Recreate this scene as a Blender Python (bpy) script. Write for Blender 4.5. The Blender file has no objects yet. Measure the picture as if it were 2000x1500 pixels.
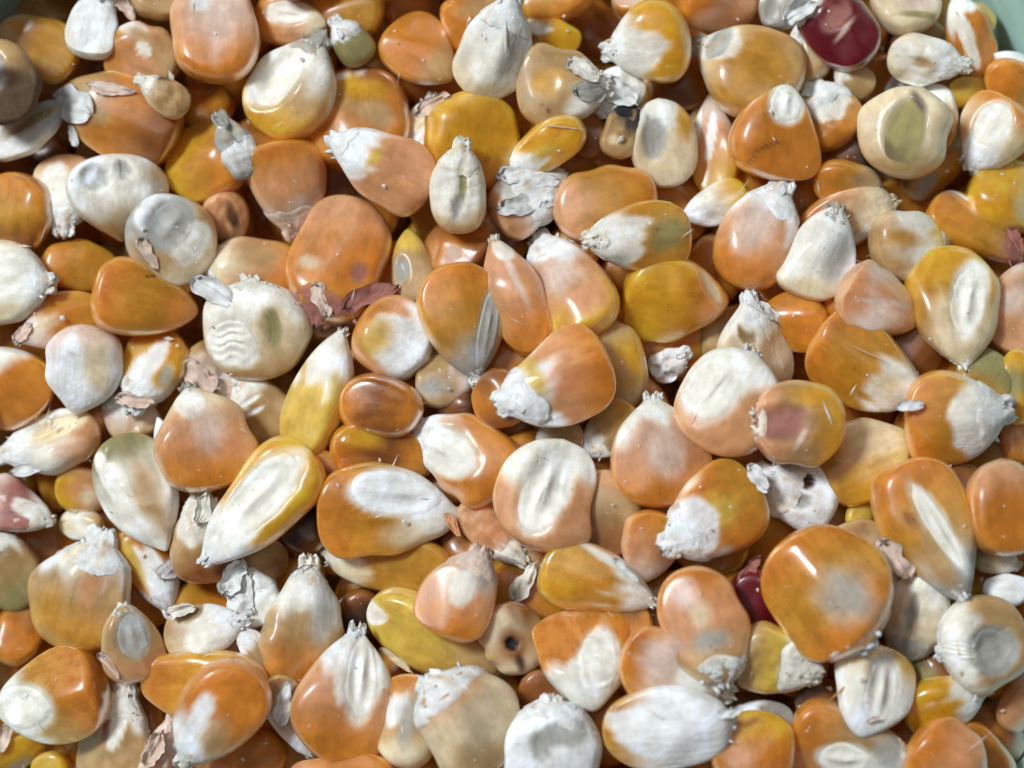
import bpy, math, random
import numpy as np
from mathutils import Matrix, Vector, Euler

# ------------------------------------------------------------------ camera, world, lamps, exposure
S = 0.000053            # metres per photo pixel at the mean surface of the heap (z = 0)
CAM = 0.26              # camera height above that surface
scene = bpy.context.scene
scene.unit_settings.system = 'METRIC'
cd = bpy.data.cameras.new('camera')
cam = bpy.data.objects.new('camera', cd)
scene.collection.objects.link(cam)
cam.location = (0, 0, CAM)
cam.rotation_euler = (0, 0, 0)
cd.sensor_width = 36
cd.lens = 18.0 * CAM / (1000 * S)
cd.clip_start = 0.01
cd.clip_end = 10
cd.dof.use_dof = True
cd.dof.focus_distance = CAM - 0.0005
cd.dof.aperture_fstop = 11.0
scene.camera = cam

world = bpy.data.worlds.new('World')
scene.world = world
world.use_nodes = True
bg = world.node_tree.nodes['Background']
bg.inputs['Color'].default_value = (0.92, 0.95, 1.0, 1)
bg.inputs['Strength'].default_value = 0.145


def area(name, loc, size, power, col, target=(0, 0, 0)):
    l = bpy.data.lights.new(name, 'AREA')
    l.shape = 'RECTANGLE'
    l.size, l.size_y = size
    l.energy = power
    l.color = col
    o = bpy.data.objects.new(name, l)
    o.location = loc
    o.rotation_euler = (Vector(target) - Vector(loc)).to_track_quat('-Z', 'Y').to_euler()
    scene.collection.objects.link(o)
    return o


area('window_light', (-0.60, 0.44, 0.82), (0.24, 0.18), 12.8, (0.91, 0.955, 1.0))
area('room_lamp', (-0.05, 0.30, 0.62), (0.40, 0.40), 0.6, (1.0, 0.97, 0.92))
scene.view_settings.view_transform = 'Standard'
scene.view_settings.look = 'None'
scene.view_settings.gamma = 1
scene.view_settings.exposure = 0.0
scene.render.engine = 'CYCLES'
scene.cycles.use_denoising = True
scene.cycles.max_bounces = 8
scene.cycles.diffuse_bounces = 5

# ------------------------------------------------------------------ helpers
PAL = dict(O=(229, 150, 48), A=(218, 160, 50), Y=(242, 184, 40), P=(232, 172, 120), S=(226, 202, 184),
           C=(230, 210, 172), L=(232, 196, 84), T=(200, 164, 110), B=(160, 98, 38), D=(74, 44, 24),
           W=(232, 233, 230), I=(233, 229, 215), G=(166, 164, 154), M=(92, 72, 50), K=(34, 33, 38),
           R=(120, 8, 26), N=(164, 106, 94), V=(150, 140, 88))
CHALK = dict(O=0, A=0, Y=0, P=.08, S=.35, C=.4, L=.15, T=.15, B=0, D=.1, W=.9, I=.7, G=.75, M=.9, K=.9, R=0, N=.6, V=.4)


def lin(c):
    c = np.array(c, float) / 255
    return np.where(c <= .04045, c / 12.92, ((c + .055) / 1.055) ** 2.4)


LIN = {k: lin(v) for k, v in PAL.items()}


def sstep(a, b, x):
    t = np.clip((x - a) / (b - a), 0, 1)
    return t * t * (3 - 2 * t)


class Noise:
    """smooth pseudo noise: a sum of sines with random directions"""
    def __init__(self, rng, n=9, lo=.6, hi=2.0):
        self.k = rng.normal(size=(n, 3)) * rng.uniform(lo, hi, size=(n, 1))
        self.p = rng.uniform(0, 6.28, n)
        self.a = 1 / np.sqrt(n / 2)

    def __call__(self, x, y, z=0):
        r = 0
        for k, p in zip(self.k, self.p):
            r = r + np.sin(k[0] * x + k[1] * y + k[2] * z + p)
        return r * self.a * .5


def link(o):
    scene.collection.objects.link(o)


def make_mesh(name, V, F, mat, parent=None, col=None, chalk=None):
    me = bpy.data.meshes.new(name)
    me.vertices.add(len(V))
    me.vertices.foreach_set('co', np.asarray(V, np.float32).ravel())
    tot = np.array([len(f) for f in F], np.int32) if not isinstance(F, tuple) else F[1]
    idx = np.concatenate([np.asarray(f, np.int32) for f in F]) if not isinstance(F, tuple) else F[0]
    me.loops.add(len(idx))
    me.loops.foreach_set('vertex_index', idx)
    me.polygons.add(len(tot))
    start = np.concatenate([[0], np.cumsum(tot)[:-1]]).astype(np.int32)
    me.polygons.foreach_set('loop_start', start)
    me.polygons.foreach_set('use_smooth', np.ones(len(tot), bool))
    me.update(calc_edges=True)
    if col is not None:
        a = me.attributes.new('pigment', 'FLOAT_COLOR', 'POINT')
        c = np.ones((len(V), 4), np.float32)
        c[:, :3] = col
        a.data.foreach_set('color', c.ravel())
        b = me.attributes.new('chalk', 'FLOAT', 'POINT')
        b.data.foreach_set('value', np.asarray(chalk, np.float32))
    me.materials.append(mat)
    o = bpy.data.objects.new(name, me)
    link(o)
    if parent:
        o.parent = parent
    return o


def tube_faces(nr, ns, off=0):
    """nr rings of ns verts (off..), then pole a (before) = off+nr*ns, pole b = off+nr*ns+1"""
    i, j = np.meshgrid(np.arange(nr - 1), np.arange(ns), indexing='ij')
    a = i * ns + j
    b = i * ns + (j + 1) % ns
    q = np.stack([a, b, b + ns, a + ns], -1).reshape(-1, 4) + off
    j = np.arange(ns)
    t0 = np.stack([np.full(ns, nr * ns), (j + 1) % ns, j], -1) + off
    t1 = np.stack([np.full(ns, nr * ns + 1), (nr - 1) * ns + j, (nr - 1) * ns + (j + 1) % ns], -1) + off
    idx = np.concatenate([q.ravel(), t0.ravel(), t1.ravel()]).astype(np.int32)
    tot = np.concatenate([np.full(len(q), 4), np.full(2 * ns, 3)]).astype(np.int32)
    return idx, tot


# ------------------------------------------------------------------ materials
def new_mat(name):
    m = bpy.data.materials.new(name)
    m.use_nodes = True
    return m, m.node_tree.nodes, m.node_tree.links, m.node_tree.nodes['Principled BSDF']


def skin_material(name, rough, coat, sss, trans=0):
    m, N, Lk, P = new_mat(name)
    pg = N.new('ShaderNodeAttribute'); pg.attribute_name = 'pigment'
    ck = N.new('ShaderNodeAttribute'); ck.attribute_name = 'chalk'
    tc = N.new('ShaderNodeTexCoord')
    n1 = N.new('ShaderNodeTexNoise'); n1.inputs['Scale'].default_value = 420; n1.inputs['Detail'].default_value = 5
    n1.inputs['Roughness'].default_value = .6
    mp = N.new('ShaderNodeMapping'); mp.inputs['Scale'].default_value = (1500, 260, 1500)
    n2 = N.new('ShaderNodeTexNoise'); n2.inputs['Scale'].default_value = 1; n2.inputs['Detail'].default_value = 4
    n3 = N.new('ShaderNodeTexNoise'); n3.inputs['Scale'].default_value = 2600; n3.inputs['Detail'].default_value = 3
    Lk.new(tc.outputs['Object'], n1.inputs['Vector'])
    Lk.new(tc.outputs['Object'], mp.inputs['Vector'])
    Lk.new(mp.outputs['Vector'], n2.inputs['Vector'])
    Lk.new(tc.outputs['Object'], n3.inputs['Vector'])

    def rng_(src, a, b, lo=.3, hi=.7):
        r = N.new('ShaderNodeMapRange')
        r.inputs['From Min'].default_value = lo; r.inputs['From Max'].default_value = hi
        r.inputs['To Min'].default_value = a; r.inputs['To Max'].default_value = b
        Lk.new(src, r.inputs['Value'])
        return r.outputs['Result']

    def math_(op, a, b=None, c=None):
        x = N.new('ShaderNodeMath'); x.operation = op
        for k, v in enumerate((a, b, c)):
            if v is None:
                continue
            if isinstance(v, (int, float)):
                x.inputs[k].default_value = v
            else:
                Lk.new(v, x.inputs[k])
        return x.outputs[0]
    f = math_('MULTIPLY', rng_(n1.outputs['Fac'], .80, 1.16), rng_(n2.outputs['Fac'], .90, 1.08))
    vm = N.new('ShaderNodeVectorMath'); vm.operation = 'SCALE'
    Lk.new(pg.outputs['Color'], vm.inputs[0]); Lk.new(f, vm.inputs['Scale'])
    # a pale waxy bloom breaks the colour in soft blotches
    mx = N.new('ShaderNodeMix'); mx.data_type = 'RGBA'
    vb = N.new('ShaderNodeVectorMath'); vb.operation = 'MULTIPLY'
    Lk.new(pg.outputs['Color'], vb.inputs[0]); vb.inputs[1].default_value = (1.25, 1.45, 1.9)
    Lk.new(vb.outputs[0], mx.inputs['B'])
    Lk.new(rng_(n1.outputs['Fac'], 0, .45, .5, .75), mx.inputs['Factor'])
    Lk.new(vm.outputs[0], mx.inputs['A'])
    Lk.new(mx.outputs['Result'], P.inputs['Base Color'])
    inv = math_('SUBTRACT', 1.0, ck.outputs['Fac'])
    r = math_('MULTIPLY_ADD', ck.outputs['Fac'], .5, rough)
    r = math_('ADD', math_('ADD', r, rng_(n1.outputs['Fac'], -.08, .14)), rng_(n2.outputs['Fac'], -.05, .07))
    Lk.new(r, P.inputs['Roughness'])
    Lk.new(math_('MULTIPLY', inv, coat), P.inputs['Coat Weight'])
    P.inputs['Coat Roughness'].default_value = .13
    P.inputs['Specular IOR Level'].default_value = .42
    Lk.new(math_('MULTIPLY', math_('MULTIPLY_ADD', inv, .92, .08), sss), P.inputs['Subsurface Weight'])
    if trans:
        Lk.new(math_('MULTIPLY', math_('MULTIPLY', inv, inv), trans), P.inputs['Transmission Weight'])
        P.inputs['IOR'].default_value = 1.42
    P.inputs['Subsurface Radius'].default_value = (1.0, .52, .16)
    P.inputs['Subsurface Scale'].default_value = .0021
    h = math_('ADD', math_('MULTIPLY', n3.outputs['Fac'], math_('MULTIPLY_ADD', ck.outputs['Fac'], .8, .06)),
              math_('MULTIPLY', n2.outputs['Fac'], math_('MULTIPLY_ADD', ck.outputs['Fac'], 1.2, .12)))
    bp = N.new('ShaderNodeBump'); bp.inputs['Strength'].default_value = .55
    bp.inputs['Distance'].default_value = .00018
    Lk.new(h, bp.inputs['Height']); Lk.new(bp.outputs['Normal'], P.inputs['Normal'])
    return m


SKIN = [skin_material('kernel_skin_waxy', .40, .12, .85, .40), skin_material('kernel_skin', .33, .25, .85, .40),
        skin_material('kernel_skin_glossy', .23, .60, .85, .40)]
GERM = skin_material('germ_face', .5, .0, .08)


def fibre_material(name):
    m, N, Lk, P = new_mat(name)
    pg = N.new('ShaderNodeAttribute'); pg.attribute_name = 'pigment'
    tc = N.new('ShaderNodeTexCoord')
    mp = N.new('ShaderNodeMapping'); mp.inputs['Scale'].default_value = (2600, 300, 2600)
    n = N.new('ShaderNodeTexNoise'); n.inputs['Scale'].default_value = 1; n.inputs['Detail'].default_value = 6
    n.inputs['Roughness'].default_value = .65
    n1 = N.new('ShaderNodeTexNoise'); n1.inputs['Scale'].default_value = 900; n1.inputs['Detail'].default_value = 5
    Lk.new(tc.outputs['Object'], mp.inputs['Vector']); Lk.new(mp.outputs['Vector'], n.inputs['Vector'])
    Lk.new(tc.outputs['Object'], n1.inputs['Vector'])
    cr = N.new('ShaderNodeMapRange'); cr.inputs['From Min'].default_value = .3; cr.inputs['From Max'].default_value = .65
    cr.inputs['To Min'].default_value = .72; cr.inputs['To Max'].default_value = 1.08
    Lk.new(n1.outputs['Fac'], cr.inputs['Value'])
    vm = N.new('ShaderNodeVectorMath'); vm.operation = 'SCALE'
    Lk.new(pg.outputs['Color'], vm.inputs[0]); Lk.new(cr.outputs['Result'], vm.inputs['Scale'])
    Lk.new(vm.outputs[0], P.inputs['Base Color'])
    P.inputs['Roughness'].default_value = .75
    P.inputs['Specular IOR Level'].default_value = .3
    P.inputs['Sheen Weight'].default_value = .15
    ad = N.new('ShaderNodeMath'); ad.operation = 'ADD'
    Lk.new(n.outputs['Fac'], ad.inputs[0]); Lk.new(n1.outputs['Fac'], ad.inputs[1])
    bp = N.new('ShaderNodeBump'); bp.inputs['Strength'].default_value = .7; bp.inputs['Distance'].default_value = .0002
    Lk.new(ad.outputs[0], bp.inputs['Height']); Lk.new(bp.outputs['Normal'], P.inputs['Normal'])
    return m


CAPM = fibre_material('tip_cap_fibre')
CAPM.node_tree.nodes['Principled BSDF'].inputs['Subsurface Weight'].default_value = .1
CAPM.node_tree.nodes['Principled BSDF'].inputs['Subsurface Scale'].default_value = .0005
HUSK = fibre_material('papery_husk')
hp = HUSK.node_tree.nodes['Principled BSDF']
hp.inputs['Roughness'].default_value = .5
hN, hL = HUSK.node_tree.nodes, HUSK.node_tree.links
tr = hN.new('ShaderNodeBsdfTranslucent')
hm = hN.new('ShaderNodeMixShader'); hm.inputs[0].default_value = .10
hL.new(hp.inputs['Base Color'].links[0].from_socket, tr.inputs['Color'])
hL.new(hp.outputs[0], hm.inputs[1]); hL.new(tr.outputs[0], hm.inputs[2])
hL.new(hm.outputs[0], hN['Material Output'].inputs['Surface'])
hp.inputs['Subsurface Weight'].default_value = 0
hp.inputs['Subsurface Radius'].default_value = (1, .9, .8)
hp.inputs['Subsurface Scale'].default_value = .0006


# ------------------------------------------------------------------ kernel shape
SH = dict(d=(.38, 2.2, 2.0, .16, 5), w=(.32, 2.7, 1.75, .38, 5), o=(.45, 2.3, 30, .0, 2.25),
          r=(.47, 2.2, 12, .06, 2.2), s=(.36, 2.4, 2.5, .26, 4))


class Kernel:
    def __init__(self, L, W, shape, cols, opts, seed):
        self.rng = rng = np.random.default_rng(seed)
        self.L, self.W = L * 1.01, W * 1.07
        W = self.W
        tf = float(opts.get('tf', .95 if shape == 's' else .68))
        self.T = W * tf
        a, n1, p, b, q = SH[shape]
        if shape == 'o' or shape == 'r':
            a += rng.uniform(-.05, .05)
        self.sh = (np.clip(a + rng.uniform(-.03, .03), .2, .6), n1, p, b, q)
        self.cols = cols
        self.wr = float(opts.get('wr', 0))
        self.n_out = Noise(rng, 6, .8, 2.6)
        self.n_big = Noise(rng, 6, .7, 1.9)
        self.n_wr = Noise(rng, 12, 2.5, 7)
        self.n_col = Noise(rng, 10, 1.5, 5)
        self.bend = float(opts.get('bend', rng.uniform(-.05, .05)))
        self.patches = []
        self.gl = int(opts.get('gl', 1))
        self.facets = []
        for _ in range(rng.integers(2, 5)):
            an = rng.uniform(0, 2 * np.pi)
            self.facets.append((math.cos(an) * rng.uniform(.25, .95), math.sin(an) * rng.uniform(.15, .6), rng.uniform(.74, .98)))

    def w(self, t):
        a, n1, p, b, q = self.sh
        t = np.clip(t, 0, 1)
        lo = (1 - np.clip((a - t) / a, 0, 1) ** n1) ** (1 / n1)
        u = np.clip((t - a) / (1 - a), 0, 1)
        hi = (b + (1 - b) * (1 - u ** p)) * np.clip(1 - u ** q, 0, 1) ** .5
        return np.where(t < a, lo, hi) * (1 + .055 * self.n_out(t * 3.5, 0, 0))

    def th(self, t):
        a = self.sh[0]
        return self.w(t) ** .85 * (1 - .16 * np.clip((t - a) / (1 - a), 0, 1))

    def xc(self, t):
        return self.bend * self.W * (np.sin(np.pi * np.clip(t, 0, 1)) - .5) + .04 * self.W * self.n_out(t * 4, 7, 1)

    def ripple(self, x, y):
        r = .026 * self.W * self.n_big(x / self.W * 3, y / self.W * 3)
        if self.wr:
            n = self.n_wr(x / self.W * 1.6, y / self.W * 1.1)
            r = r - self.wr * np.abs(n) * 1.6 + self.wr * .5 * self.n_wr(x / self.W * 3 + 5, y / self.W * 3)
        return r

    def dents(self, x, y, fine=True):
        d = 0
        for pt in self.patches:
            k, px, py, rl, rw, c, dep, ang = pt
            dep = dep * (2.1 if k in ('d', 'g', 'gc') else 1.2)
            if k == 'p' and dep == 0:
                continue
            r, u, v = self.pdist(pt, x, y)
            if k[0] in 'dg':
                d = d - dep * (sstep(1.2, .3, r) if k == 'gc' else .5 * sstep(1.2, .45, r) + .5 * (1 - np.clip(r, 0, 1.25) ** 2.0 / 1.5625) ** 1.6)
            elif k == 'h':
                d = d - dep * sstep(1.25, .3, r)
            elif k == 'k':
                d = d - dep * sstep(1.2, 0, r)
            else:
                d = d - dep * sstep(1.1, .4, r) * .8
        return d

    def pdist(self, pt, x, y):
        k, px, py, rl, rw, c, dep, ang = pt
        ca, sa = math.cos(ang), math.sin(ang)
        dx, dy = x - px, y - py
        u = (dx * ca + dy * sa) / rl
        v = (-dx * sa + dy * ca) / rw
        e = 1 + .10 * self.n_col(x / self.W * 2.2 + 3, y / self.W * 2.2)
        n = 2.0
        return (np.abs(u) ** n + np.abs(v) ** n) ** (1 / n) * e, u, v

    def top(self, x, y, dents=True):
        t = np.clip(y / self.L + .5, 0.001, .999)
        w = self.w(t) * self.W / 2
        xr = np.clip(np.abs(x - self.xc(t)) / np.maximum(w, 1e-6), 0, 1)
        s = np.clip(1 - xr ** (2 / .92), 0, 1)
        z = self.th(t) * self.T / 2 * s ** .40
        wt = s ** .35
        kk = 26 / self.T
        hT = self.T / 2
        for fx, fy, fd in self.facets:
            pl = hT * fd * (1 + .15 * abs(fx)) - fx * hT * (x / (self.W / 2)) * 1.0 - fy * hT * (y / (self.L / 2))
            pl = np.maximum(pl, -hT)
            m_ = np.minimum(z, pl)
            z = m_ - np.log(np.exp(-kk * (z - m_)) + np.exp(-kk * (pl - m_))) / kk + .012 * self.T
        z = np.maximum(z, 0) * np.clip(s * 30, 0, 1) + np.minimum(z, 0) * 0
        z = z + wt * self.ripple(x, y) * np.clip(self.w(t), .2, 1)
        if dents:
            z = z + self.dents(x, y) * wt
        return z

    def colour(self, x, y, z, istop):
        t = np.clip(y / self.L + .5, 0, 1)
        W = self.W
        c0, c1, c2 = (LIN[k] for k in self.cols)
        k0, k1, k2 = (CHALK[k] for k in self.cols)
        n = self.n_col(x / W * 3.0, y / W * 1.1, z / W * 3)
        n2 = self.n_col(x / W * 1.1 + 9, y / W * 1.2, z / W)
        tt = t + .07 * n + .05 * n2
        n4 = self.n_wr(x / W * 3.6, y / W * .7)
        tt = tt + .035 * n4
        a = sstep(.08, .52, tt)[:, None]
        b = (sstep(.54, .76, tt + .06 * n4 + .05 * n) if self.cols[2] in 'WI' else sstep(.50, .88, tt))[:, None]
        col = c0 * (1 - a) + c1 * a
        col = col * (1 - b) + c2 * b
        ch = k0 * (1 - a) + k1 * a
        ch = (ch * (1 - b) + k2 * b)[:, 0]
        col = col * (1 + .10 * n2[:, None])
        for pt in self.patches:
            k, px, py, rl, rw, cc, dep, ang = pt
            r, u, v = self.pdist(pt, x, y)
            soft = {'p': (1.14, .80) if cc in 'WI' else (1.38, .35), 'd': (1.15, .75) if cc in 'WIG' else (1.25, .6), 'g': (1.18, .8), 'gr': (1.18, .8), 'gc': (1.22, .85), 'h': (1.1, .8), 'k': (1.3, .5)}[k]
            m = sstep(soft[0], soft[1], r + (.17 * n + .17 * n4 if k in 'pd' else .05 * n + .04 * n4)) * istop
            if k in ('p', 'd'):
                m = m * .93
            tgt = LIN[cc]
            if k == 'h':
                tgt = LIN[cc] * .75
            col = col * (1 - m[:, None]) + tgt * m[:, None]
            ch = ch * (1 - m) + CHALK[cc] * m
        return col, ch

    def body(self, nr=46, ns=44):
        i = np.arange(1, nr + 1)
        t = .5 * (1 - np.cos(np.pi * i / (nr + 1)))
        th = np.arange(ns) / ns * 2 * np.pi
        Tt, Th = np.meshgrid(t, th, indexing='ij')
        c, s = np.cos(Th), np.sin(Th)
        y = (Tt - .5) * self.L
        x = self.xc(Tt) + self.w(Tt) * self.W / 2 * np.sign(c) * np.abs(c) ** .92
        x, y, c, s, Tt = (v.ravel() for v in (x, y, c, s, Tt))
        zt = self.top(x, y)
        ss = np.clip(1 - np.abs(c) ** 2, 0, 1)
        zb = -self.th(Tt) * self.T / 2 * ss ** .40 + ss ** .35 * self.ripple(x + 99, y) * .6
        z = np.where(s >= 0, zt, zb)
        # poles
        X = np.append(x, [self.xc(0.0), self.xc(1.0)])
        Y = np.append(y, [-self.L / 2, self.L / 2])
        Z = np.append(z, [0, 0])
        istop = sstep(-.10, .12, np.append(s, [0.1, 0.1]))
        col, ch = self.colour(X, Y, Z, istop)
        return np.stack([X, Y, Z], 1), tube_faces(nr, ns), col, ch

    def germ(self, pt, nr=18, ns=44):
        k, px, py, rl, rw, cc, dep, ang = pt
        r = (np.arange(1, nr + 1) / nr) ** .9
        th = np.arange(ns) / ns * 2 * np.pi
        R, Th = np.meshgrid(r, th, indexing='ij')
        e = 1 + .07 * self.n_col(np.cos(Th) * 1.2, np.sin(Th) * 1.2)
        u, v = R * np.cos(Th) * e, R * np.sin(Th) * e
        v = v * (1 - .16 * u)
        ca, sa = math.cos(ang), math.sin(ang)
        x = px + u * rl * ca - v * rw * sa
        y = py + u * rl * sa + v * rw * ca
        t = np.clip(y / self.L + .5, .02, .98)
        y = (t - .5) * self.L
        w = self.w(t) * self.W / 2 * .97
        x = self.xc(t) + np.clip(x - self.xc(t), -w, w)
        x, y, u, v, R = (q.ravel() for q in (x, y, u, v, R))
        x = np.append(x, px); y = np.append(y, py); u = np.append(u, 0); v = np.append(v, 0); R = np.append(R, 0)
        z = self.top(x, y)
        rim = 1 - sstep(.72, 1.0, R)
        m = self.L * .012
        rel = rim * m * 1.2 - (1 - rim) * m * .35
        # the embryo: a raised spine along the face with a shallow valley at each side
        if k == 'g':
            rel = rel + rim * dep * (.95 * np.exp(-(v / .24) ** 2) * sstep(-.9, -.2, -np.abs(u)) - .18)
            rel = rel + rim * (.008 * self.L) * self.n_wr(u * .7, v * .25)
            rel = rel + rim * (.012 * self.L) * np.exp(-((u - .1) ** 2 + v ** 2) / .02)
        elif k == 'gc':
            rel = rel + rim * (.006 * self.L) * self.n_wr(u * .6, v * .6)
        else:
            q = u * 17 + 4.5 * self.n_big(u * 1.8, v * 2.2)
            rel = rel + rim * (.012 * self.L * (np.sin(q) + .45 * np.sin(q * 1.7 + 1)) * (.6 + .6 * self.n_big(u * 2 + 4, v * 2)))
        z = z + rel
        zb = z - self.L * .03 - rim * m * 2
        n = len(x)
        V = np.concatenate([np.stack([x, y, z], 1), np.stack([x, y, zb], 1)])
        i, j = np.meshgrid(np.arange(nr - 1), np.arange(ns), indexing='ij')
        a = i * ns + j; b = i * ns + (j + 1) % ns
        q = np.stack([a, a + ns, b + ns, b], -1).reshape(-1, 4)
        qb = q[:, ::-1] + n
        j = np.arange(ns)
        tp = np.stack([np.full(ns, nr * ns), j, (j + 1) % ns], -1)
        tb = tp[:, ::-1] + n
        o = (nr - 1) * ns
        sd = np.stack([o + j, o + n + j, o + n + (j + 1) % ns, o + (j + 1) % ns], -1)
        idx = np.concatenate([q.ravel(), qb.ravel(), sd.ravel(), tp.ravel(), tb.ravel()]).astype(np.int32)
        tot = np.concatenate([np.full(len(q) * 2 + ns, 4), np.full(2 * ns, 3)]).astype(np.int32)
        base = LIN[cc]
        nn = self.n_wr(x / self.W * .8, y / self.W * .5)
        col = base * (1 + .07 * nn)[:, None]
        tint = sstep(.5, .95, R)[:, None]
        bcol, bch = self.colour(x, y, z, np.ones(n))
        col = col * (1 - tint) + bcol * tint
        if cc == 'V':   # mould: dark olive blotches with an own outline
            mm = sstep(-.1, .7, self.n_col(x / self.W * 2.4, y / self.W * 2.4))[:, None] * .75
            col = col * (1 - mm) + LIN['D'] * mm
        ch = .55 * (1 - tint[:, 0]) + bch * tint[:, 0]
        return V, (idx, tot), np.tile(col, (2, 1)), np.tile(ch, 2)

    def cap(self, colkey, ext):
        """ragged fibrous tip cap around the last part of the kernel"""
        rng = self.rng
        W, L = self.W, self.L
        nr, ns = 22, 40
        t0 = 1 - ext * .105
        th = np.arange(ns) / ns * 2 * np.pi
        e0 = t0 + .055 * self.n_wr(np.cos(th) * .5, np.sin(th) * .5) + .007 * rng.normal(size=ns)
        f = np.linspace(0, 1, nr)[:, None]
        t = e0[None, :] + (1.0 + .012 * ext - e0[None, :]) * f
        Th = np.tile(th, (nr, 1))
        tc = np.clip(t, 0, .985)
        c, s = np.cos(Th), np.sin(Th)
        grow = (.955 + (.05 + .018 * ext) * sstep(0, .22, f)) * (1 - .35 * sstep(.88, 1, f))
        cre = .75 * self.n_wr(np.cos(Th) * 1.5, np.sin(Th) * 1.5, f * .18) + .18 * self.n_wr(np.cos(Th) * .6, np.sin(Th) * .6, f * .6)
        grow = grow * (1 + (.035 + .013 * ext) * cre * sstep(0, .3, f))
        hw = np.maximum(self.w(tc) * W / 2, W * (.055 + .032 * ext))
        hz = np.maximum(self.th(tc) * self.T / 2, W * (.05 + .024 * ext))
        x = self.xc(tc) + hw * grow * c
        z = hz * grow * np.sign(s) * np.abs(s) ** .88
        x = x + W * .004 * rng.normal(size=x.shape) * sstep(0, .2, f)
        z = z + W * .004 * rng.normal(size=x.shape) * sstep(0, .2, f)
        # follow the displaced body surface on the upper side
        zt = self.top(x * .98 + self.xc(tc) * .02, (tc - .5) * L)
        flat = hz * np.abs(s) ** .88
        z = np.where(s > 0, z + (zt - flat) * np.clip(s, 0, 1) * .8, z)
        y = (t - .5) * L + L * .004 * rng.normal(size=x.shape) * f + L * .038 * self.n_wr(np.cos(Th) * 1.3, np.sin(Th) * 1.3) * sstep(.45, 1, f)
        X, Y, Z = x.ravel(), y.ravel(), z.ravel()
        tip = L * (.5 + .004 * ext)
        X = np.append(X, [self.xc(t0), self.xc(1.0)])
        Y = np.append(Y, [(t0 - .5) * L, tip - L * .03 * rng.uniform(.3, 1)])
        Z = np.append(Z, [0, 0])
        V = [np.stack([X, Y, Z], 1)]
        fi, ft = tube_faces(nr, ns)
        idx, tot = [fi], [ft]
        off = nr * ns + 2
        # loose slivers standing off the cap
        for k in range(rng.integers(1, 4) + (1 if ext >= 4 else 0)):
            a = rng.uniform(.15, np.pi - .15)
            tt = rng.uniform(t0 + .4 * (1 - t0), .97)
            bx = self.xc(tt) + self.w(tt) * W / 2 * math.cos(a)
            by = (tt - .5) * L
            bz = self.th(tt) * self.T / 2 * math.sin(a)
            d = np.array([math.cos(a) * rng.uniform(.1, .9), rng.uniform(.5, 1.1), rng.uniform(.0, .35)])
            d = d / np.linalg.norm(d)
            ln = L * rng.uniform(.03, .09)
            wd = W * rng.uniform(.015, .045)
            sd = np.cross(d, [0, 0, 1.]); sd /= np.linalg.norm(sd)
            up = np.cross(sd, d)
            p0 = np.array([float(bx), by, float(bz)])
            vs = [p0 - sd * wd, p0 + sd * wd, p0 + up * wd * .5, p0 + d * ln + up * ln * rng.uniform(-.2, .3)]
            mid = p0 + d * ln * .55
            vs += [mid - sd * wd * .7 + up * wd * .2, mid + sd * wd * .7, mid + up * wd * .5]
            V.append(np.array(vs))
            fs = [(0, 1, 5, 4), (1, 2, 6, 5), (2, 0, 4, 6), (4, 5, 3), (5, 6, 3), (6, 4, 3), (0, 2, 1)]
            for q in fs:
                idx.append(np.array(q, np.int32) + off); tot.append(np.array([len(q)], np.int32))
            off += 7
        V = np.concatenate(V)
        n = len(V)
        nn = self.n_wr(V[:, 0] / W * 1.5, V[:, 1] / W * 1.0)
        col = LIN[colkey] * (1 + .07 * nn)[:, None]
        fr = sstep(.35, 0, (V[:, 1] / L + .5 - t0) / (1 - t0))[:, None] * .35
        col = col * (1 - fr) + LIN[self.cols[2]] * fr
        ns_ = self.n_wr(V[:, 0] / W * 4.5, V[:, 1] / W * .45, V[:, 2] / W * 4.5)
        dk = (sstep(.25, 1.0, ns_) * .55)[:, None]
        col = col * (1 - dk) + LIN['T'] * dk
        return V, (np.concatenate(idx), np.concatenate(tot)), col, np.full(n, .9)


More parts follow.
